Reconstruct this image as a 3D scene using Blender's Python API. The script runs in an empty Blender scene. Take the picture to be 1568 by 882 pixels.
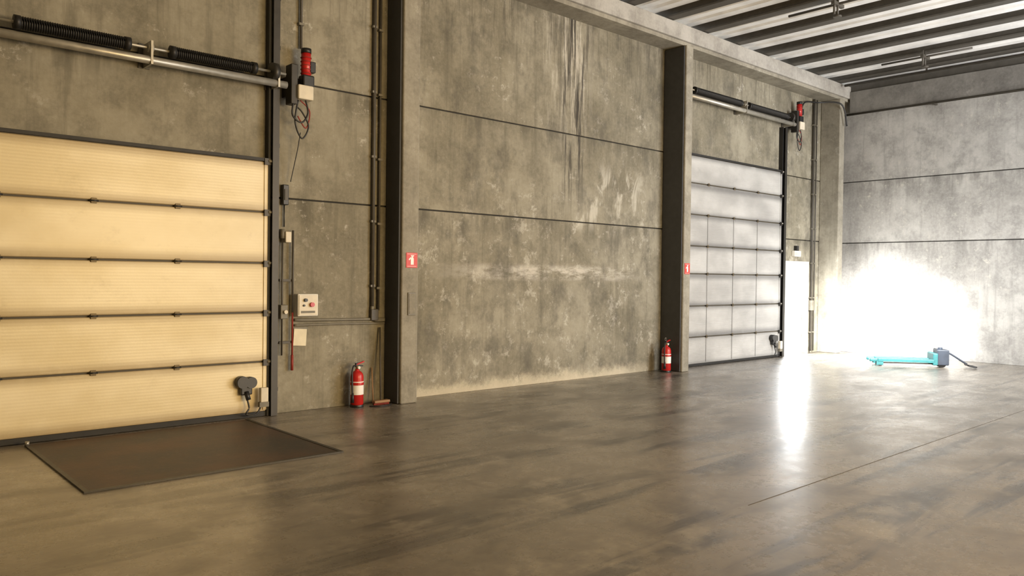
import bpy, bmesh, math, random
from mathutils import Vector, Matrix
random.seed(4)
sc=bpy.context.scene
WY=9.5; LX=19.6; CZ=6.7
# ------------------------------------------------------------ node helpers
class NT:
    def __init__(s,name):
        s.m=bpy.data.materials.new(name); s.m.use_nodes=True
        s.t=s.m.node_tree; s.t.nodes.clear()
        s.o=s.n('ShaderNodeOutputMaterial'); s.p=s.n('ShaderNodeBsdfPrincipled')
        s.t.links.new(s.p.outputs[0],s.o.inputs[0])
        tc=s.n('ShaderNodeTexCoord'); s.co=tc.outputs['Object']
    def n(s,k): return s.t.nodes.new(k)
    def l(s,a,b):
        if hasattr(a,'is_linked') or hasattr(a,'links'): s.t.links.new(a,b)
        else: b.default_value=a
    def math(s,op,a,b=0.0,c=0.0,clamp=False):
        x=s.n('ShaderNodeMath'); x.operation=op; x.use_clamp=clamp
        s.l(a,x.inputs[0]); s.l(b,x.inputs[1])
        if op in('MULTIPLY_ADD',): s.l(c,x.inputs[2])
        return x.outputs[0]
    def noise(s,scale,detail=4,rough=.55,sc3=(1,1,1),dist=0,loc=(0,0,0),rot=0):
        mp=s.n('ShaderNodeMapping'); mp.inputs['Scale'].default_value=sc3; mp.inputs['Location'].default_value=loc; mp.inputs['Rotation'].default_value=(0,0,rot)
        s.t.links.new(s.co,mp.inputs[0])
        x=s.n('ShaderNodeTexNoise'); x.inputs['Scale'].default_value=scale; x.inputs['Detail'].default_value=min(detail,5)
        x.inputs['Roughness'].default_value=rough; x.inputs['Distortion'].default_value=dist
        s.t.links.new(mp.outputs[0],x.inputs['Vector']); return x.outputs['Fac']
    def ss(s,v,a,b,lo=0.0,hi=1.0):
        x=s.n('ShaderNodeMapRange'); x.interpolation_type='SMOOTHSTEP'
        s.l(v,x.inputs[0])
        for i,q in zip((1,2,3,4),(a,b,lo,hi)): x.inputs[i].default_value=q
        return x.outputs[0]
    def mix(s,f,a,b,mode='MIX'):
        x=s.n('ShaderNodeMix'); x.data_type='RGBA'; x.blend_type=mode
        s.l(f,x.inputs[0])
        for v,i in((a,6),(b,7)):
            if isinstance(v,tuple): x.inputs[i].default_value=(*v,1) if len(v)==3 else v
            else: s.t.links.new(v,x.inputs[i])
        return x.outputs[2]
    def bump(s,h,st=.3,d=.01):
        b=s.n('ShaderNodeBump'); b.inputs['Strength'].default_value=st; b.inputs['Distance'].default_value=d
        s.t.links.new(h,b.inputs['Height']); s.t.links.new(b.outputs[0],s.p.inputs['Normal'])
    def xyz(s):
        x=s.n('ShaderNodeSeparateXYZ'); s.t.links.new(s.co,x.inputs[0]); return x.outputs
    def fin(s,col,rough=.7,metal=0,spec=.5):
        if isinstance(col,tuple): s.p.inputs['Base Color'].default_value=(*col,1)
        else: s.t.links.new(col,s.p.inputs['Base Color'])
        s.l(rough,s.p.inputs['Roughness']); s.p.inputs['Metallic'].default_value=metal
        s.p.inputs['Specular IOR Level'].default_value=spec
        return s.m
def plain(name,c,rough=.5,metal=0,var=.12,scale=9,spec=.5):
    k=NT(name); n=k.noise(scale,4)
    v=k.ss(n,.3,.7)
    col=k.mix(v,tuple(x*(1-var) for x in c),tuple(min(1,x*(1+var)) for x in c))
    r=k.math('MULTIPLY_ADD',n,.2,rough-.1)
    return k.fin(col,r,metal,spec)
def concrete(name,a,b,marks=False,streak=.5,scuff=.5,seams=True):
    k=NT(name); X,Y,Z=k.xyz()
    big=k.ss(k.noise(.7,6,.65),.35,.65)
    col=k.mix(big,a,b)
    med=k.ss(k.noise(2.6,8,.68,loc=(3,1,7)),.42,.68)
    col=k.mix(k.math('MULTIPLY',med,.55),col,tuple(x*.55 for x in a))
    blot=k.ss(k.noise(1.1,5,.6,loc=(11,4,2)),.5,.66)
    col=k.mix(k.math('MULTIPLY',blot,.35),col,tuple(x*.6 for x in a))
    fine=k.ss(k.noise(18,6,.75),.35,.7)
    col=k.mix(k.math('MULTIPLY',fine,.18),col,tuple(min(1,x*1.5) for x in b))
    st=k.ss(k.noise(2.6,5,.7,(2.2,2.2,.14)),.5,.72)
    col=k.mix(k.math('MULTIPLY',st,streak),col,tuple(x*.55 for x in a))
    st2=k.ss(k.noise(3.1,5,.7,(2.6,2.6,.2),loc=(7,7,2)),.56,.72)
    col=k.mix(k.math('MULTIPLY',st2,streak*.4),col,tuple(min(1,x*1.4) for x in b))
    if seams:
        for zs in(2.77,4.28):
            d=k.math('SUBTRACT',zs,Z)
            below=k.math('MULTIPLY',k.ss(d,0,.02),k.ss(d,.03,.5,1,0))
            nn=k.ss(k.noise(3,4,.6,(1.5,1.5,.25),loc=(zs,0,0)),.4,.65)
            col=k.mix(k.math('MULTIPLY',k.math('MULTIPLY',below,nn),.6),col,tuple(x*.45 for x in a))
    sp=k.math('MULTIPLY',k.ss(k.noise(5,9,.8,loc=(9,2,0)),.56,.68),k.ss(k.noise(.9,3,loc=(2,5,1)),.42,.6))
    col=k.mix(k.math('MULTIPLY',sp,scuff),col,(.60,.57,.50))
    if marks:
        def band(v,c,w): return k.ss(k.math('ABSOLUTE',k.math('SUBTRACT',v,c)),w*.3,w,1,0)
        stk=k.noise(4,6,.75,(2.4,2.4,.2),dist=.3)
        up=k.ss(Z,3.4,5.6)
        wm=k.math('MULTIPLY',k.math('MULTIPLY',band(X,9.85,.75),up),k.ss(stk,.44,.62))
        col=k.mix(k.math('MULTIPLY',wm,.6),col,(.66,.62,.53))
        stk2=k.noise(6,5,.7,(2.6,2.6,.09),loc=(4,0,2))
        dm=k.math('MULTIPLY',k.math('MULTIPLY',band(X,10.0,.5),k.ss(Z,2.7,4.0)),k.ss(stk2,.50,.56))
        col=k.mix(k.math('MULTIPLY',dm,.92),col,(.045,.04,.035))
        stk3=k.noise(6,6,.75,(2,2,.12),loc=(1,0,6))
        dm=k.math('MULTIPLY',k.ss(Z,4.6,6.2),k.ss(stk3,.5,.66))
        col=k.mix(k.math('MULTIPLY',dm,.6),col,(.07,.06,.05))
        bl=k.noise(2.0,4,.6,(1.4,1,.5),dist=.9,loc=(1,0,4))
        zz=k.math('MULTIPLY',k.ss(Z,2.5,2.9),k.ss(Z,3.5,4.0,1,0))
        xx=k.math('MULTIPLY',k.ss(X,9.6,10.1),k.ss(X,11.6,12.2,1,0))
        wm2=k.math('MULTIPLY',k.math('MULTIPLY',zz,xx),k.ss(bl,.54,.64))
        col=k.mix(k.math('MULTIPLY',wm2,.6),col,(.60,.57,.49))
        n3=k.noise(2.6,7,.8,(.7,1,2.2),loc=(3,3,3))
        b3=k.math('MULTIPLY',band(Z,1.87,.17),k.ss(n3,.38,.6))
        b3=k.math('MULTIPLY',b3,k.math('MULTIPLY',k.ss(X,6.6,8.8),k.ss(X,10.6,12.3,1,0)))
        col=k.mix(k.math('MULTIPLY',b3,.7),col,(.64,.60,.53))
        n4=k.noise(3.4,7,.8,(1,1,.8),loc=(8,3,3))
        b4=k.math('MULTIPLY',k.math('MULTIPLY',k.ss(Z,2.0,4.2,1,0),k.ss(n4,.54,.66)),k.ss(X,6.3,6.8))
        col=k.mix(k.math('MULTIPLY',b4,.5),col,(.58,.55,.47))
        n5=k.noise(1.6,5,.7,(1,1,.7),loc=(5,8,1))
        col=k.mix(k.math('MULTIPLY',k.math('MULTIPLY',k.ss(n5,.48,.66),k.ss(X,6.3,6.8)),.55),col,(.09,.083,.068))
        zb=k.math('ADD',Z,k.math('MULTIPLY',k.noise(2.4,6,.85),-.42))
        b5=k.math('MULTIPLY',k.ss(zb,-.18,.02,1,0),k.math('MULTIPLY',k.ss(X,6.4,6.6),k.ss(X,11.2,12.7,1,0)))
        col=k.mix(k.math('MULTIPLY',b5,.65),col,(.64,.57,.43))
    k.bump(k.math('ADD',k.noise(22,4,.7),k.noise(5,5)),.35,.008)
    return k.fin(col,.82,0,.3)
def floor_mat():
    k=NT('polished_concrete_floor'); X,Y,Z=k.xyz()
    big=k.ss(k.noise(.35,7,.62,dist=.4),.3,.7)
    col=k.mix(big,(.145,.123,.095),(.25,.216,.172))
    sw=k.noise(.9,8,.72,(1,1.4,1),dist=.5,loc=(4,4,0))
    col=k.mix(k.math('MULTIPLY',k.ss(sw,.45,.66),.6),col,(.075,.063,.048))
    fn=k.ss(k.noise(7,8,.8),.35,.7)
    col=k.mix(k.math('MULTIPLY',fn,.28),col,(.31,.27,.22))
    for sc3,loc,rot in(((.3,2.4,1),(2,7,0),.35),((.25,2.2,1),(9,3,0),-.5),((.2,3.2,1),(5,1,0),-.15)):
        tm=k.noise(.9,5,.65,sc3,dist=.5,loc=loc,rot=rot)
        brk=k.ss(k.noise(.6,4,.6,loc=(loc[1],1,0)),.38,.58)
        col=k.mix(k.math('MULTIPLY',k.math('MULTIPLY',k.ss(tm,.53,.62),brk),.75),col,(.042,.035,.028))
    wn=k.noise(1.4,5,.7,(1,1,1),loc=(6,2,0))
    col=k.mix(k.math('MULTIPLY',k.ss(wn,.52,.66),.45),col,(.37,.33,.27))
    spk=k.ss(k.noise(30,2,.5),.76,.79)
    col=k.mix(k.math('MULTIPLY',spk,.7),col,(.6,.56,.5))
    r=k.math('MULTIPLY_ADD',sw,.3,.28)
    k.p.inputs['Coat Weight'].default_value=.8; k.p.inputs['Coat IOR'].default_value=1.45
    cr=k.math('MULTIPLY_ADD',sw,.40,.06); cr=k.math('ADD',cr,k.math('MULTIPLY',fn,.08)); k.l(cr,k.p.inputs['Coat Roughness'])
    k.bump(k.math('ADD',k.noise(3.0,4),k.math('MULTIPLY',k.noise(22,4),.35)),.2,.012)
    return k.fin(col,r,0,.5)
def door_mat(name,a,b,dirt_shade,zt,rough=.4,off=.07,rib=9,bs=.06):
    k=NT(name); X,Y,Z=k.xyz()
    col=k.mix(k.ss(k.noise(1.0,4,.5,(1,1,1.6)),.3,.7),a,b)
    d=k.math('ABSOLUTE',k.math('SUBTRACT',k.math('FRACT',k.math('DIVIDE',k.math('SUBTRACT',Z,off),zt)),.5))
    g=k.math('MULTIPLY',k.ss(d,.28,.5),k.ss(k.noise(2.0,5,.6,(1,1,.6)),.0,.5))
    col=k.mix(k.math('MULTIPLY',g,.8),col,dirt_shade)  # shadow bands along the panel seams, painted into the colour
    sp=k.ss(k.noise(2.4,8,.75,(1,1,1.4)),.55,.8)
    col=k.mix(k.math('MULTIPLY',sp,.22),col,dirt_shade)  # random dirt blotches, same dark tone as the seam shading
    w=k.n('ShaderNodeTexWave'); w.bands_direction='Z'; w.inputs['Scale'].default_value=rib; k.t.links.new(k.co,w.inputs[0])
    k.bump(k.math('ADD',w.outputs['Fac'],k.noise(40,4)),bs,.006)
    return k.fin(col,rough,0,.4)
# ------------------------------------------------------------ mesh builder
class MB:
    def __init__(s): s.b=bmesh.new(); s.mats=[]
    def mi(s,m):
        if m not in s.mats: s.mats.append(m)
        return s.mats.index(m)
    def _fin(s,r,m,smooth=False):
        i=s.mi(m)
        for f in {f for v in r for f in v.link_faces}:
            f.material_index=i; f.smooth=smooth
    def box(s,x0,x1,y0,y1,z0,z1,m,rot=None,bev=0):
        c=Vector(((x0+x1)/2,(y0+y1)/2,(z0+z1)/2))
        M=Matrix.Translation(c)
        if rot: M=M@rot
        M=M@Matrix.Diagonal((abs(x1-x0),abs(y1-y0),abs(z1-z0),1))
        r=bmesh.ops.create_cube(s.b,size=1,matrix=M)['verts']
        s._fin(r,m)
        if bev:
            es=list({e for v in r for e in v.link_edges})
            q=bmesh.ops.bevel(s.b,geom=es,offset=bev,segments=2,affect='EDGES',profile=.5)
            i=s.mi(m)
            for f in q['faces']: f.material_index=i
    def cyl(s,p,q,r,m,seg=14,r2=None):
        p=Vector(p);q=Vector(q);d=q-p
        M=Matrix.Translation((p+q)/2)@d.to_track_quat('Z','Y').to_matrix().to_4x4()
        v=bmesh.ops.create_cone(s.b,cap_ends=True,segments=seg,radius1=r,radius2=r if r2 is None else r2,depth=d.length,matrix=M)['verts']
        s._fin(v,m,True)
        for f in {f for x in v for f in x.link_faces}:
            if len(f.verts)>4: f.smooth=False
    def tube(s,pts,r,m,seg=8):
        pts=[Vector(p) for p in pts]; rings=[]; up=Vector((.13,.2,1)).normalized()
        for i,p in enumerate(pts):
            d=(pts[min(i+1,len(pts)-1)]-pts[max(i-1,0)]).normalized()
            a=d.cross(up)
            if a.length<.05: a=d.cross(Vector((1,0,0)))
            a.normalize(); b=d.cross(a).normalized(); 
            rings.append([s.b.verts.new(p+a*math.cos(t)*r+b*math.sin(t)*r) for t in [2*math.pi*k/seg for k in range(seg)]])
        i0=s.mi(m)
        for A,B in zip(rings,rings[1:]):
            for k in range(seg):
                f=s.b.faces.new((A[k],A[(k+1)%seg],B[(k+1)%seg],B[k])); f.material_index=i0; f.smooth=True
        for R in(rings[0],rings[-1]):
            f=s.b.faces.new(R); f.material_index=i0
    def lathe(s,c,prof,m,seg=24):
        c=Vector(c); rings=[]
        for r,z in prof:
            rings.append([s.b.verts.new(c+Vector((r*math.cos(t),r*math.sin(t),z))) for t in [2*math.pi*k/seg for k in range(seg)]])
        i0=s.mi(m)
        for A,B in zip(rings,rings[1:]):
            for k in range(seg):
                f=s.b.faces.new((A[k],A[(k+1)%seg],B[(k+1)%seg],B[k])); f.material_index=i0; f.smooth=True
        for R in(rings[0],rings[-1]):
            f=s.b.faces.new(R); f.material_index=i0
    def prism(s,pts,off,m):
        a=[s.b.verts.new(p) for p in pts]; b=[s.b.verts.new(Vector(p)+Vector(off)) for p in pts]; i=s.mi(m); n=len(a)
        fs=[s.b.faces.new(a),s.b.faces.new(b[::-1])]+[s.b.faces.new((a[k],b[k],b[(k+1)%n],a[(k+1)%n])) for k in range(n)]
        for f in fs:f.material_index=i
    def done(s,name,loc=None,rz=0):
        bmesh.ops.recalc_face_normals(s.b,faces=s.b.faces)
        me=bpy.data.meshes.new(name); s.b.to_mesh(me); s.b.free()
        for m in s.mats: me.materials.append(m)
        o=bpy.data.objects.new(name,me); sc.collection.objects.link(o)
        if loc: o.location=loc
        o.rotation_euler=(0,0,rz)
        return o
def smooth_path(pts,n=8):
    pts=[Vector(p) for p in pts]; P=[pts[0]]+pts+[pts[-1]]; out=[]
    for i in range(1,len(P)-2):
        for k in range(n):
            t=k/n; a,b,c,d=P[i-1],P[i],P[i+1],P[i+2]
            out.append(.5*((2*b)+(c-a)*t+(2*a-5*b+4*c-d)*t*t+(3*b-a-3*c+d)*t**3))
    out.append(pts[-1]); return out
# ------------------------------------------------------------ materials
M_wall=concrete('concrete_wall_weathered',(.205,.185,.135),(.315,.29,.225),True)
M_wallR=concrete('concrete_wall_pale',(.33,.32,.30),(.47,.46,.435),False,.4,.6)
M_col=concrete('concrete_column',(.25,.23,.185),(.35,.325,.265),False,.3,.3,False)
M_beam=concrete('concrete_beam',(.34,.32,.285),(.44,.42,.385),False,.2,.3,False)
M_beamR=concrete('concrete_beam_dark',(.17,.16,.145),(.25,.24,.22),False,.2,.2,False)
M_gap=plain('dark_joint',(.03,.028,.024),.9)
M_floor=floor_mat()
M_joint=plain('saw_cut',(.08,.067,.05),.8)
M_d1=door_mat('cream_door_panel',(.72,.60,.36),(.86,.75,.51),(.33,.24,.12),.626,.36)
M_d2=door_mat('grey_door_panel',(.37,.365,.355),(.54,.535,.52),(.15,.15,.15),.613,.35,.02,11,.35)
M_rub=plain('black_rubber',(.014,.013,.012),.6)
M_seal=plain('grimy_joint_seal',(.06,.048,.028),.6)
M_mun=plain('panel_emboss_grey',(.22,.22,.22),.6)
M_hinge=plain('dirty_hinge',(.16,.12,.06),.55,.3)
M_steelD=plain('dark_track_steel',(.045,.042,.038),.45,.5)
M_colD=plain('column_side_shade',(.045,.045,.046),.6)  # dark colour for the shaded left faces of the columns
M_galv=plain('galvanised_steel',(.42,.40,.35),.42,.6)
M_spring=plain('spring_steel_black',(.018,.017,.016),.5,.3)
M_red=plain('red_enamel',(.50,.018,.016),.32,0,.08)
M_redd=plain('red_rust_paint',(.26,.03,.02),.6)
M_white=plain('white_plastic',(.72,.70,.64),.45,0,.05)
M_offw=plain('ivory_plastic',(.66,.60,.48),.5,0,.06)
M_blk=plain('black_plastic',(.015,.015,.016),.42)
M_cond=plain('grey_conduit',(.17,.155,.12),.55)
M_condD=plain('dark_conduit',(.07,.062,.05),.55)
M_sign=plain('sign_red',(.62,.05,.035),.5,0,.05)
M_signw=plain('sign_white',(.85,.82,.78),.5,0,.03)
M_paper=plain('paper',(.74,.68,.52),.8,0,.06)
k=NT('checker_plate_rusty'); c=k.mix(k.ss(k.noise(1.1,6,.6),.35,.7),(.040,.036,.033),(.095,.050,.034))
c=k.mix(k.math('MULTIPLY',k.ss(k.noise(12,7,.75),.5,.7),.35),c,(.13,.08,.055))
k.bump(k.noise(45,3),.4,.004); M_plate=k.fin(c,.5,.25,.4)
M_deck=plain('roof_deck_pale',(.84,.84,.83),.5,0,.10,2)
M_purl=plain('roof_purlin_dark',(.085,.078,.066),.6,.1)
M_teal=plain('teal_paint',(.012,.105,.11),.5,0,.1)
M_navy=plain('dark_blue_grey_paint',(.015,.022,.035),.5)
M_wood=plain('broom_wood',(.30,.17,.08),.6)
M_brass=plain('brass',(.5,.33,.12),.4,.8)
M_out=plain('outdoor_paving',(.6,.58,.54),.9)
# ------------------------------------------------------------ shell
DX0,DX1,DZ=17.33,18.36,2.2      # personnel doorway
b=MB()
rows=[(0,2.76),(2.78,4.27),(4.29,CZ+.05)]
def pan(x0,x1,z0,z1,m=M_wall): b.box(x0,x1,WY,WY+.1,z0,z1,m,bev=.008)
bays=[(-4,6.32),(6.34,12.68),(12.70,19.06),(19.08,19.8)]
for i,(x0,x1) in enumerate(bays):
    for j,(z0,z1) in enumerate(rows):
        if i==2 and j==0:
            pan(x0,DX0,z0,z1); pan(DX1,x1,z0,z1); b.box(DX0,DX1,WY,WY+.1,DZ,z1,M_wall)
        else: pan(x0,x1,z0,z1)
b.box(-4,DX0-.02,WY+.03,WY+.12,0,CZ,M_gap); b.box(DX1+.02,19.8,WY+.03,WY+.12,0,CZ,M_gap); b.box(DX0-.02,DX1+.02,WY+.1,WY+.12,DZ+.02,CZ,M_gap)
b.done('wall_left')
b=MB()
for z0,z1 in [(0,2.73),(2.75,4.26),(4.28,CZ+.05)]:
    for y0,y1 in [(3.15,9.5),(-3.2,3.13),(-12,-3.22)]:
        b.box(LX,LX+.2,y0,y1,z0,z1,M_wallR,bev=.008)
b.box(LX+.03,LX+.24,-12,9.6,0,CZ,M_gap)
b.done('wall_right')
b=MB(); b.box(-4.2,LX+.2,-12.2,-12,0,CZ,M_wallR); b.done('wall_back')
b=MB(); b.box(-4.2,-4,-12,9.6,0,CZ,M_wall); b.done('wall_side')
b=MB(); b.box(-4.2,LX+.24,-12.2,9.62,-.2,0,M_floor); b.box(14,27,9.62,20,-.2,-.02,M_out); b.done('floor_and_paving')  # second slab is the outdoor paving beyond the doorway
b=MB()
b.box(5.6,LX,3.347,3.355,-.002,.0012,M_joint); b.box(-4,LX,-3.0,-2.992,-.002,.0012,M_joint)
b.done('floor_expansion_joint')
b=MB()
b.box(-4.2,LX+.24,-12.2,9.62,CZ+.16,CZ+.2,M_deck)
x=-4.0; P=1.14
while x<LX:
    for q in(.22,.52,.82):
        w=.28 if q<.8 else P-.82
        b.prism([(x+q+.0,-12,CZ+.15),(x+q+.04,-12,CZ+.06),(x+q+w-.08,-12,CZ+.06),(x+q+w-.04,-12,CZ+.15)],(0,21.5,0),M_deck)
    b.box(x+.05,x+.17,-12,9.5,CZ-.02,CZ+.15,M_purl)
    b.box(x+.0,x+.22,-12,9.5,CZ-.05,CZ-.02,M_purl)
    x+=P
b.done('ceiling')
b=MB(); b.box(-4,LX,9.0,9.5,6.34,6.64,M_beam,bev=.015); b.box(-4,LX,9.06,9.5,6.27,6.34,M_col); b.done('trim_eaves_beam_left')
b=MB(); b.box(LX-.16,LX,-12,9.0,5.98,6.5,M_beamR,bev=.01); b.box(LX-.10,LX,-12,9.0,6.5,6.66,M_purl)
b.cyl((LX-.2,-12,5.93),(LX-.2,9.2,5.93),.028,M_condD)
for y in range(-11,9,2): b.box(LX-.21,LX-.0,y,y+.04,5.9,5.97,M_condD)
b.done('trim_beam_right')
def column(x0,x1,yf,side_shade=True):
    b=MB(); b.box(x0,x1,yf,WY,0,6.27 ,M_col,bev=.02)
    if side_shade: b.box(x0-.03,x0-.001,yf+.04,9.49,0.01,6.25,M_colD,bev=.004)  # thin dark sheet standing in for shade on the left face
    b.done('concrete_column')
column(6.19,6.47,9.12); column(12.57,12.79,8.99)
column(18.95,19.2,9.0,False)
b=MB()
b.cyl((19.34,9.30,.02),(19.34,9.30,6.2),.05,M_cond)
for z in(.8,2.6,4.4,6.0): b.cyl((19.34,9.30,z),(19.34,9.30,z+.04),.062,M_condD); b.box(19.32,19.36,9.30,9.495,z,z+.04,M_condD)
b.done('corner_drain_pipe')
# ------------------------------------------------------------ sectional doors
def sectional(name,x0,x1,seams,mat,muntins=None,hx=(),yf=9.42,tracktop=5.9):
    b=MB()
    for i,(z0,z1) in enumerate(zip(seams,seams[1:])):
        b.box(x0,x1,yf,yf+.05,z0+.010,z1-.010,mat,bev=.012)
        b.box(x0,x1,yf+.015,yf+.04,z1-.012,z1+.012,M_seal)
        b.box(x0+.01,x1-.01,yf-.006,yf+.01,z0+.020,z0+.034,mat)
        for xe,sg in((x0,1),(x1,-1)):
            b.box(min(xe,xe+sg*.045),max(xe,xe+sg*.045),yf-.012,yf+.01,z0+.03,z1-.03,mat)
            b.box(xe-sg*.05,xe+sg*.05,yf-.03,yf,z1-.05,z1+.03,M_steelD)
            b.cyl((xe-sg*.09,yf-.02,z1),(xe-sg*.0,yf-.02,z1),.02,M_galv)
        if i<len(seams)-2:
            for h in hx:
                b.box(h-.03,h+.03,yf-.014,yf+.002,z1-.03,z1+.03,M_hinge,bev=.004); b.cyl((h-.045,yf-.014,z1),(h+.045,yf-.014,z1),.010,M_steelD)
    if muntins:
        for z0,z1 in list(zip(seams,seams[1:]))[:muntins[1]]:
            for mx in muntins[0]:
                b.box(mx-.02,mx+.02,yf-.004,yf+.01,z0+.035,z1-.035,M_mun)
                b.box(mx-.010,mx+.010,yf-.008,yf+.01,z0+.035,z1-.035,mat)
    zt=seams[-1]
    b.box(x0-.02,x1+.02,yf-.02,yf+.07,zt-.004,zt+.035,M_rub)
    b.box(x0,x1,yf-.0,yf+.05,.006,seams[0]+.01,M_rub)
    for xe,sg in((x0,-1),(x1,1)):
        a0,a1=sorted((xe+sg*.035,xe+sg*.12))
        b.box(a0,a1,yf-.07,yf-.055,0.005,tracktop,M_steelD)
        e0,e1=sorted((xe+sg*.105,xe+sg*.12)); b.box(e0,e1,yf-.07,WY-.002,0.005,tracktop,M_steelD)
        b.box(*sorted((xe+sg*.0,xe+sg*.03)),yf-.02,WY-.002,0.005,tracktop,M_rub)
        b.box(*sorted((xe+sg*.12,xe+sg*.15)),yf+.05,WY-.002,0.005,tracktop,M_galv)
        z=.3
        while z<tracktop:
            b.box(*sorted((xe+sg*.10,xe+sg*.17)),yf+.02,WY-.002,z,z+.05,M_steelD); z+=.62
    b.done(name)
s1=[.055,.69,1.31,1.93,2.57,3.21]
sectional('sectional_overhead_door',.75,4.36,s1,M_d1,hx=(1.48,2.37,3.26),tracktop=6.2)
s2=[.04,.60,1.24,1.90,2.47,3.11,3.75,4.31]
sectional('sectional_overhead_door',13.0,16.95,s2,M_d2,muntins=((14.0,14.97,15.93),5),hx=(14.0,14.97,15.93),tracktop=5.35)
def spring_shaft(name,xa,xb,z,springs,zs):
    b=MB(); y=9.25
    b.cyl((xa,y,z),(xb,y,z),.045,M_galv)
    b.cyl((xa,y+.02,zs),(xb,y+.02,zs),.016,M_galv)
    for a,c in springs:
        pts=[]; r=.058; turns=int((c-a)/.022)
        for i in range(turns*10+1):
            t=i/10*2*math.pi; pts.append((a+(c-a)*i/(turns*10),y+.02+r*math.cos(t),zs+r*math.sin(t)))
        b.tube(pts,.011,M_spring,5); b.cyl((a,y+.02,zs),(c,y+.02,zs),.045,M_spring)
        for e in(a,c): b.cyl((e-.03,y+.02,zs),(e+.03,y+.02,zs),.072,M_spring)
    for xx in [xa+.02]+[ (springs[0][1]+springs[1][0])/2 ]+[xb-.12]:
        b.box(xx-.012,xx+.012,y-.05,WY-.003,z-.05,zs+.07,M_galv); b.box(xx-.06,xx+.06,WY-.02,WY-.003,z-.05,zs+.09,M_condD)
        b.cyl((xx-.03,y+.02,zs),(xx+.03,y+.02,zs),.05,M_galv)
    b.cyl((xb-.2,y+.02,zs),(xb-.12,y+.02,zs),.11,M_steelD,20)
    b.done(name)
spring_shaft('torsion_spring_shaft',.6,4.52,4.16,((1.62,2.66),(3.14,4.1)),4.30)
spring_shaft('torsion_spring_shaft',13.0,17.2,5.42,((13.25,14.9),(15.25,16.85)),5.56)
def operator(name,x,z,cable=True):
    b=MB(); y=9.28
    b.box(x-.11,x+.10,y-.10,y+.06,z-.09,z+.09,M_offw,bev=.015)
    b.box(x-.19,x-.10,y-.06,y+.10,z-.16,z+.34,M_steelD,bev=.01)
    b.box(x-.02,x+.14,y-.05,y+.10,z+.09,z+.24,M_blk,bev=.02)
    b.cyl((x+.05,y+.02,z+.22),(x+.05,y+.02,z+.52),.062,M_red,18)
    b.cyl((x+.05,y+.02,z+.52),(x+.05,y+.02,z+.58),.066,M_blk,18)
    for i in range(5): b.cyl((x+.05,y+.02,z+.26+i*.05),(x+.05,y+.02,z+.27+i*.05),.07,M_redd,18)
    b.box(x+.08,x+.16,y-.04,y+.05,z+.28,z+.42,M_blk,bev=.01)
    b.box(x-.18,x+.18,y+.08,WY-.003,z-.05,z+.2,M_steelD)
    b.tube(smooth_path([(x-.14,y-.03,z-.1),(x-.16,y-.04,z-.30),(x-.04,y-.05,z-.38),(x+.05,y-.04,z-.25),(x+.02,y-.03,z-.08)]),.011,M_blk)
    b.tube(smooth_path([(x-.08,y-.03,z-.1),(x-.12,y-.03,z-.38),(x-.03,y-.04,z-.58),(x+.06,y-.04,z-.42),(x-.02,y-.03,z-.25),(x-.1,y-.02,z-.18)]),.010,M_blk)
    b.tube(smooth_path([(x-.05,y-.03,z-.1),(x+.08,y-.03,z-.22),(x+.03,y-.03,z-.44),(x-.08,y-.02,z-.3)]),.008,M_redd)
    if cable:
        b.tube(smooth_path([(x-.03,y,z-.5),(x-.04,y+.05,z-.7),(x-.06,y+.1,z-.9),(x-.09,y+.14,z-1.12)]),.006,M_blk)
    return b.done(name)
operator('door_motor_operator',4.76,4.10); operator('door_motor_operator',17.45,5.42,cable=False)
# ------------------------------------------------------------ pier electrics
b=MB()
for x,r,z0 in((4.82,.018,4.72),(5.93,.024,1.33),(6.03,.016,1.30)):
    b.cyl((x,9.46,z0),(x,9.46,6.25),r,M_condD)
    z=z0+.3
    while z<6.2: b.box(x-.035,x+.035,9.44,9.499,z,z+.03,M_cond); z+=.9
b.tube(smooth_path([(5.93,9.46,1.36),(5.93,9.46,1.24),(5.98,9.46,1.17),(6.13,9.46,1.16)],6),.026,M_cond)
b.tube(smooth_path([(4.76,9.47,1.20),(5.2,9.47,1.19),(5.95,9.47,1.18),(6.14,9.47,1.18)],6),.020,M_cond)
b.tube(smooth_path([(4.76,9.47,1.13),(5.2,9.47,1.13),(5.95,9.47,1.12),(6.14,9.47,1.12)],6),.014,M_cond)
b.box(5.90,6.02,9.43,9.499,1.16,1.32,M_condD,bev=.01)
b.done('electrical_conduit')
b=MB(); b.box(4.76,5.05,9.37,9.499,1.25,1.54,M_white,bev=.012)
b.box(4.775,5.035,9.362,9.372,1.265,1.525,M_offw,bev=.003)
b.cyl((4.86,9.33,1.46),(4.86,9.365,1.46),.022,M_blk); b.cyl((4.95,9.33,1.40),(4.95,9.365,1.40),.030,M_red)
b.cyl((4.84,9.345,1.39),(4.84,9.365,1.39),.014,M_blk); b.box(4.80,5.0,9.36,9.364,1.29,1.32,M_cond)
b.done('door_control_box')
b=MB(); b.box(4.76,4.94,9.478,9.488,.86,1.08,M_paper,rot=Matrix.Rotation(.06,4,'Y')); b.box(4.76,4.96,9.486,9.499,1.06,1.10,M_cond); b.done('wall_notice_paper')
b=MB(); b.box(4.57,4.65,9.42,9.499,2.68,2.94,M_blk,bev=.01); b.box(4.59,4.63,9.41,9.425,2.74,2.88,M_condD)
b.cyl((4.61,9.47,2.40),(4.61,9.47,2.68),.008,M_blk); b.done('cable_junction_box')
b=MB(); b.cyl((4.58,9.45,.75),(4.58,9.45,2.34),.012,M_condD); b.cyl((4.72,9.44,.60),(4.72,9.44,2.36),.012,M_redd); b.cyl((4.72,9.44,1.3),(4.72,9.44,2.36),.014,M_condD)
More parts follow.
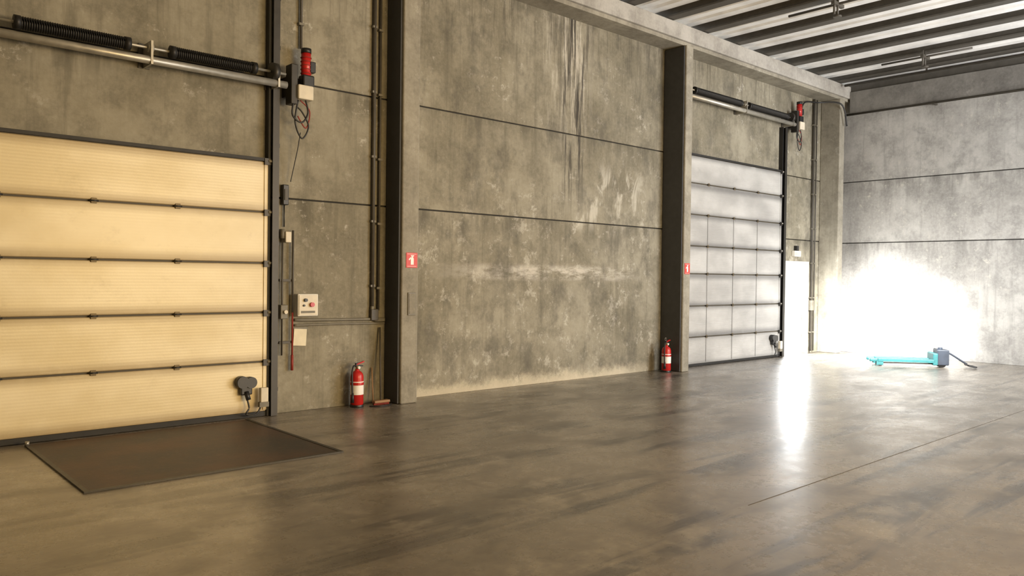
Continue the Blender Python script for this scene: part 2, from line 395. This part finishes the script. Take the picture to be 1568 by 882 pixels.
b.cyl((4.72,9.44,.55),(4.72,9.44,.75),.018,M_redd); b.cyl((4.58,9.45,2.25),(4.58,9.45,2.37),.03,M_cond)
b.box(4.60,4.68,9.40,9.499,2.20,2.34,M_offw,bev=.01); b.box(4.54,4.64,9.40,9.499,1.22,1.40,M_cond,bev=.01)
b.cyl((4.60,9.40,1.31),(4.60,9.37,1.31),.025,M_offw)
for z in(.9,1.7): b.box(4.55,4.74,9.45,9.499,z,z+.03,M_condD)
b.done('manual_pull_rod')
def plug(x):
    b=MB(); yy=9.35
    b.cyl((x-.05,yy+.05,.46),(x-.05,yy-.04,.46),.075,M_blk,20); b.cyl((x+.06,yy+.05,.45),(x+.06,yy-.03,.45),.07,M_blk,20)
    b.box(x-.07,x+.08,yy-.01,yy+.05,.30,.44,M_blk,bev=.015); b.cyl((x,yy,.34),(x+.02,yy-.03,.24),.03,M_blk)
    b.tube(smooth_path([(x+.01,yy,.26),(x+.03,yy-.02,.14),(x-.01,yy-.03,.07),(x+.09,yy-.04,.05),(x+.16,yy-.02,.10),(x+.21,yy-.02,.22)]),.011,M_blk)
    b.box(x+.16,x+.26,9.28,9.345,.20,.38,M_offw,bev=.01); b.box(x+.15,x+.27,9.29,9.345,.14,.20,M_cond)
    b.done('dock_power_plug')
plug(4.07)
# ------------------------------------------------------------ dock plate
b=MB()
b.box(1.74,4.03,7.04,9.28,.001,.012,M_plate,bev=.002)
for x0,x1,y0,y1 in((1.70,1.74,7.0,9.28),(4.03,4.07,7.0,9.28),(1.74,4.03,7.0,7.04)): b.box(x0,x1,y0,y1,.001,.016,M_steelD)
b.cyl((1.72,9.26,.016),(1.72,9.26,.05),.02,M_galv)
b.done('dock_leveller_plate')
# ------------------------------------------------------------ fire extinguishers
def ext(x,y,rz=0,s=1.0):
    b=MB(); R=.088
    b.lathe((0,0,0),[(R*.86,0),(R*.92,.008),(R*.92,.035),(R,.04),(R,.40),(R*.97,.425),(R*.85,.455),(R*.62,.478),(R*.38,.49),(.028,.50),(.028,.515)],M_red,28)
    b.lathe((0,0,0),[(R+.0015,.17),(R+.002,.175),(R+.002,.345),(R+.0015,.35)],M_signw,28)
    b.lathe((0,0,0),[(R+.003,.30),(R+.0035,.302),(R+.0035,.335),(R+.003,.337)],M_red,28)
    b.lathe((0,0,0),[(R+.003,.0),(R+.004,.002),(R+.004,.03),(R+.003,.032)],M_blk,28)
    b.cyl((0,0,.51),(0,0,.56),.022,M_brass)
    b.box(-.02,.10,-.012,.012,.55,.566,M_blk,rot=Matrix.Rotation(.15,4,'Y')); b.box(-.02,.12,-.014,.014,.585,.60,M_red,rot=Matrix.Rotation(-.22,4,'Y'))
    b.box(-.03,.01,-.013,.013,.545,.60,M_blk,bev=.003); b.cyl((0,-.015,.535),(0,-.045,.535),.02,M_white)
    b.tube([(-.03+.03*math.cos(t),.0,.63+.03*math.sin(t)) for t in [i*.5 for i in range(13)]],.003,M_galv,5)
    b.tube(smooth_path([(-.02,0,.55),(-.08,-.02,.56),(-.115,-.03,.48),(-.112,-.03,.30),(-.105,-.03,.16)]),.012,M_blk)
    b.cyl((-.105,-.03,.20),(-.108,-.03,.07),.014,M_blk,12,.026)
    o=b.done('fire_extinguisher',(x,y,0.001),rz); o.scale=(s,s,s); return o
ext(5.62,9.33,.2); ext(12.35,9.2,.1)
def sign(x,y,z,w,h):
    b=MB(); b.box(x-w/2,x+w/2,y-.006,y,z-h/2,z+h/2,M_sign,bev=.003)
    b.box(x-w*.40,x+w*.40,y-.0075,y-.005,z-h*.42,z-h*.40,M_signw); b.box(x-w*.40,x+w*.40,y-.0075,y-.005,z+h*.40,z+h*.42,M_signw)
    f=y-.008
    b.prism([(x-w*.10,f,z-h*.30),(x+w*.16,f,z-h*.30),(x+w*.16,f,z+h*.10),(x+w*.10,f,z+h*.22),(x-w*.02,f,z+h*.24),(x-w*.10,f,z+h*.1)],(0,.003,0),M_signw)
    b.prism([(x-w*.10,f,z+h*.22),(x-w*.30,f,z+h*.05),(x-w*.22,f,z-h*.02),(x-w*.08,f,z+h*.12)],(0,.003,0),M_signw)
    b.prism([(x-w*.05,f,z+h*.24),(x+w*.15,f,z+h*.24),(x+w*.2,f,z+h*.33),(x-w*.12,f,z+h*.33)],(0,.003,0),M_signw)
    return b.done('fire_extinguisher_sign')
sign(6.35,9.118,2.01,.19,.21); sign(12.68,8.988,1.99,.17,.21)
b=MB(); b.box(6.29,6.42,9.105,9.119,1.24,1.56,M_cond,bev=.004); b.box(6.305,6.405,9.10,9.106,1.26,1.54,M_col); b.done('column_inspection_plate')
b=MB(); b.cyl((5.98,9.30,.05),(6.06,9.46,1.06),.012,M_condD); b.box(5.85,6.10,9.24,9.32,.03,.065,M_wood,bev=.008)
for i in range(24): b.cyl((5.86+i*.0100,9.28,.035),(5.855+i*.0106,9.27,.002),.006,M_redd,5)
b.cyl((5.90,9.36,.0),(5.94,9.47,.5),.009,M_wood)
b.done('push_broom')
b=MB(); b.tube(smooth_path([(5.74,9.20,.012),(5.85,9.10,.012),(6.0,9.13,.012),(6.08,9.18,.012)]),.010,M_blk); b.done('cable_scrap')
# ------------------------------------------------------------ doorway + fixtures near corner
b=MB()
for x0,x1,z0,z1 in((DX0-.05,DX0,0,DZ+.05),(DX1,DX1+.05,0,DZ+.05),(DX0,DX1,DZ,DZ+.05)): b.box(x0,x1,9.46,WY+.0,z0,z1,M_white,bev=.004)
b.done('door_frame_exit')
b=MB(); b.box(17.62,17.92,9.41,9.499,2.36,2.50,M_white,bev=.015); b.box(17.65,17.89,9.40,9.42,2.39,2.46,M_offw); b.box(17.72,17.82,9.42,9.499,2.50,2.62,M_blk); b.done('emergency_exit_light')
b=MB()
for x,r in((18.52,.028),(18.66,.016)):
    b.cyl((x,9.45,.05),(x,9.45,6.25),r,M_condD)
    for i in range(7): b.box(x-.04,x+.04,9.43,9.499,.5+i*.85,.53+i*.85,M_cond)
b.box(18.46,18.58,9.40,9.499,1.05,1.30,M_cond,bev=.01)
b.tube(smooth_path([(17.75,9.4,5.6),(17.9,9.4,6.05),(18.5,9.35,6.15),(18.85,8.93,6.1),(19.1,8.9,5.6)]),.018,M_blk)
b.done('electrical_conduit')
plug(16.62)
def spr(x,y):
    b=MB(); b.cyl((x,y-.9,CZ-.16),(x,y+.9,CZ-.16),.022,M_condD); b.cyl((x,y,CZ-.05),(x,y,CZ-.36),.02,M_condD)
    b.cyl((x,y,CZ-.36),(x,y,CZ-.39),.07,M_condD); b.box(x-.18,x+.18,y-.03,y+.03,CZ-.2,CZ-.14,M_condD); b.cyl((x-.12,y,CZ-.36),(x-.12,y,CZ-.05),.02,M_condD)
    b.done('ceiling_sprinkler')
spr(17.6,6.55); spr(13.2,6.35); spr(9,6.4)
b=MB(); b.cyl((18.95,-12,CZ-.14),(18.95,8.9,CZ-.14),.03,M_condD)
for i in range(10): b.box(18.93,18.97,-11+i*2,-10.97+i*2,CZ-.14,CZ-.04,M_condD)
b.done('ceiling_pipe')
# ------------------------------------------------------------ pallet truck
b=MB()
for sy in(-.19,.19):
    b.box(-.62,.55,sy-.08,sy+.08,.11,.19,M_teal,bev=.012); b.box(-.78,-.60,sy-.06,sy+.06,.10,.175,M_teal,bev=.02)
    b.cyl((-.56,sy-.05,.045),(-.56,sy+.05,.045),.044,M_rub,16); b.box(-.64,-.50,sy-.07,sy-.055,.03,.15,M_teal); b.box(-.64,-.50,sy+.055,sy+.07,.03,.15,M_teal)
    b.cyl((-.5,sy,.08),(.5,sy,.09),.012,M_steelD)
b.box(.50,.60,-.27,.27,.06,.34,M_teal,bev=.02)
b.prism([(.60,-.14,.10),(.60,.14,.10),(.60,.14,.44),(.60,-.14,.44)],(.16,0,-.03),M_navy)
b.cyl((.70,0,.1),(.70,0,.46),.05,M_navy,16)
b.box(.60,.84,-.2,.2,.06,.42,M_navy,bev=.02)
for sy in(-.07,.07): b.cyl((.72,sy-.03,.09),(.72,sy+.03,.09),.09,M_rub,20)
b.tube(smooth_path([(.82,0,.36),(.92,0,.31),(1.12,0,.17),(1.24,0,.09)]),.022,M_navy)
b.tube(smooth_path([(1.20,0,.10),(1.24,.12,.07),(1.34,.14,.045),(1.40,.1,.035),(1.40,-.1,.035),(1.34,-.14,.045),(1.24,-.12,.07),(1.20,0,.10)]),.018,M_blk)
ang=math.atan2(-.83,.55)
o=b.done('pallet_truck',(17.42,6.76,.001),ang); o.scale=(.95,.9,.9)
# ------------------------------------------------------------ lights
def area(name,loc,tgt,sx,sy,pw,col):
    l=bpy.data.lights.new(name,'AREA'); l.shape='RECTANGLE'; l.size=sx; l.size_y=sy; l.energy=pw; l.color=col
    o=bpy.data.objects.new(name,l); sc.collection.objects.link(o); o.location=loc
    o.rotation_euler=(Vector(tgt)-Vector(loc)).to_track_quat('-Z','Y').to_euler(); return o
area('area_light_warm',(6.5,-4.0,2.6),(2.2,9.5,2.0),4,2.5,850,(1.0,.69,.31))
area('area_light_neutral',(15.5,-9,3.2),(11.5,9.5,3.4),7,4,950,(1.0,.89,.75))
area('area_light_cool',(14.6,-1.5,4.0),(19.4,8.6,2.4),3,3,600,(.90,.94,1.0))
area('area_light_upward',(16,-4,.8),(17,3.0,6.7),5,5,900,(.96,.97,1.0))  # added unseen lamp, lifts the ceiling in place of floor bounce
def spot(name,e,ang,bl,loc,tgt):
    l=bpy.data.lights.new(name,'SPOT'); l.energy=e; l.spot_size=math.radians(ang); l.spot_blend=bl; l.shadow_soft_size=.3; l.color=(1,.99,.97)
    o=bpy.data.objects.new(name+'_light',l); sc.collection.objects.link(o); o.location=loc
    o.rotation_euler=(Vector(tgt)-Vector(loc)).to_track_quat('-Z','Y').to_euler()
spot('added_glare',20000,33,1.0,(13.0,3.5,4.5),(19.6,8.65,-.2))  # added spot inside the hall, unseen, makes the corner glare patch
spot('added_wash',2600,62,1.0,(13.0,3.3,4.6),(18.9,7.6,.4))  # added wider spot, unseen, spreads a weak wash around the glare
area('doorway_daylight',(19.2,12.6,2.6),(17.83,9.5,.9),2,2,900,(.95,.98,1))
w=bpy.data.worlds.new('World'); sc.world=w; w.use_nodes=True
bg=w.node_tree.nodes['Background']; bg.inputs[0].default_value=(.95,.98,1,1); bg.inputs[1].default_value=20
# ------------------------------------------------------------ camera
f,yaw,pitch,roll=1204.75,0.83521,-0.0147,0.01224
F=Vector((math.cos(yaw)*math.cos(pitch),math.sin(yaw)*math.cos(pitch),math.sin(pitch)))
R=Vector((math.sin(yaw),-math.cos(yaw),0)); U=R.cross(F)
c,s=math.cos(roll),math.sin(roll); R2=c*R+s*U; U2=-s*R+c*U
cam=bpy.data.cameras.new('camera'); cam.sensor_width=36; cam.lens=f/1568*36
co=bpy.data.objects.new('camera',cam); sc.collection.objects.link(co)
co.matrix_world=Matrix(((R2.x,U2.x,-F.x,0),(R2.y,U2.y,-F.y,0),(R2.z,U2.z,-F.z,1.8),(0,0,0,1)))
sc.camera=co
sc.view_settings.view_transform='Standard'; sc.view_settings.look='None'; sc.view_settings.exposure=0
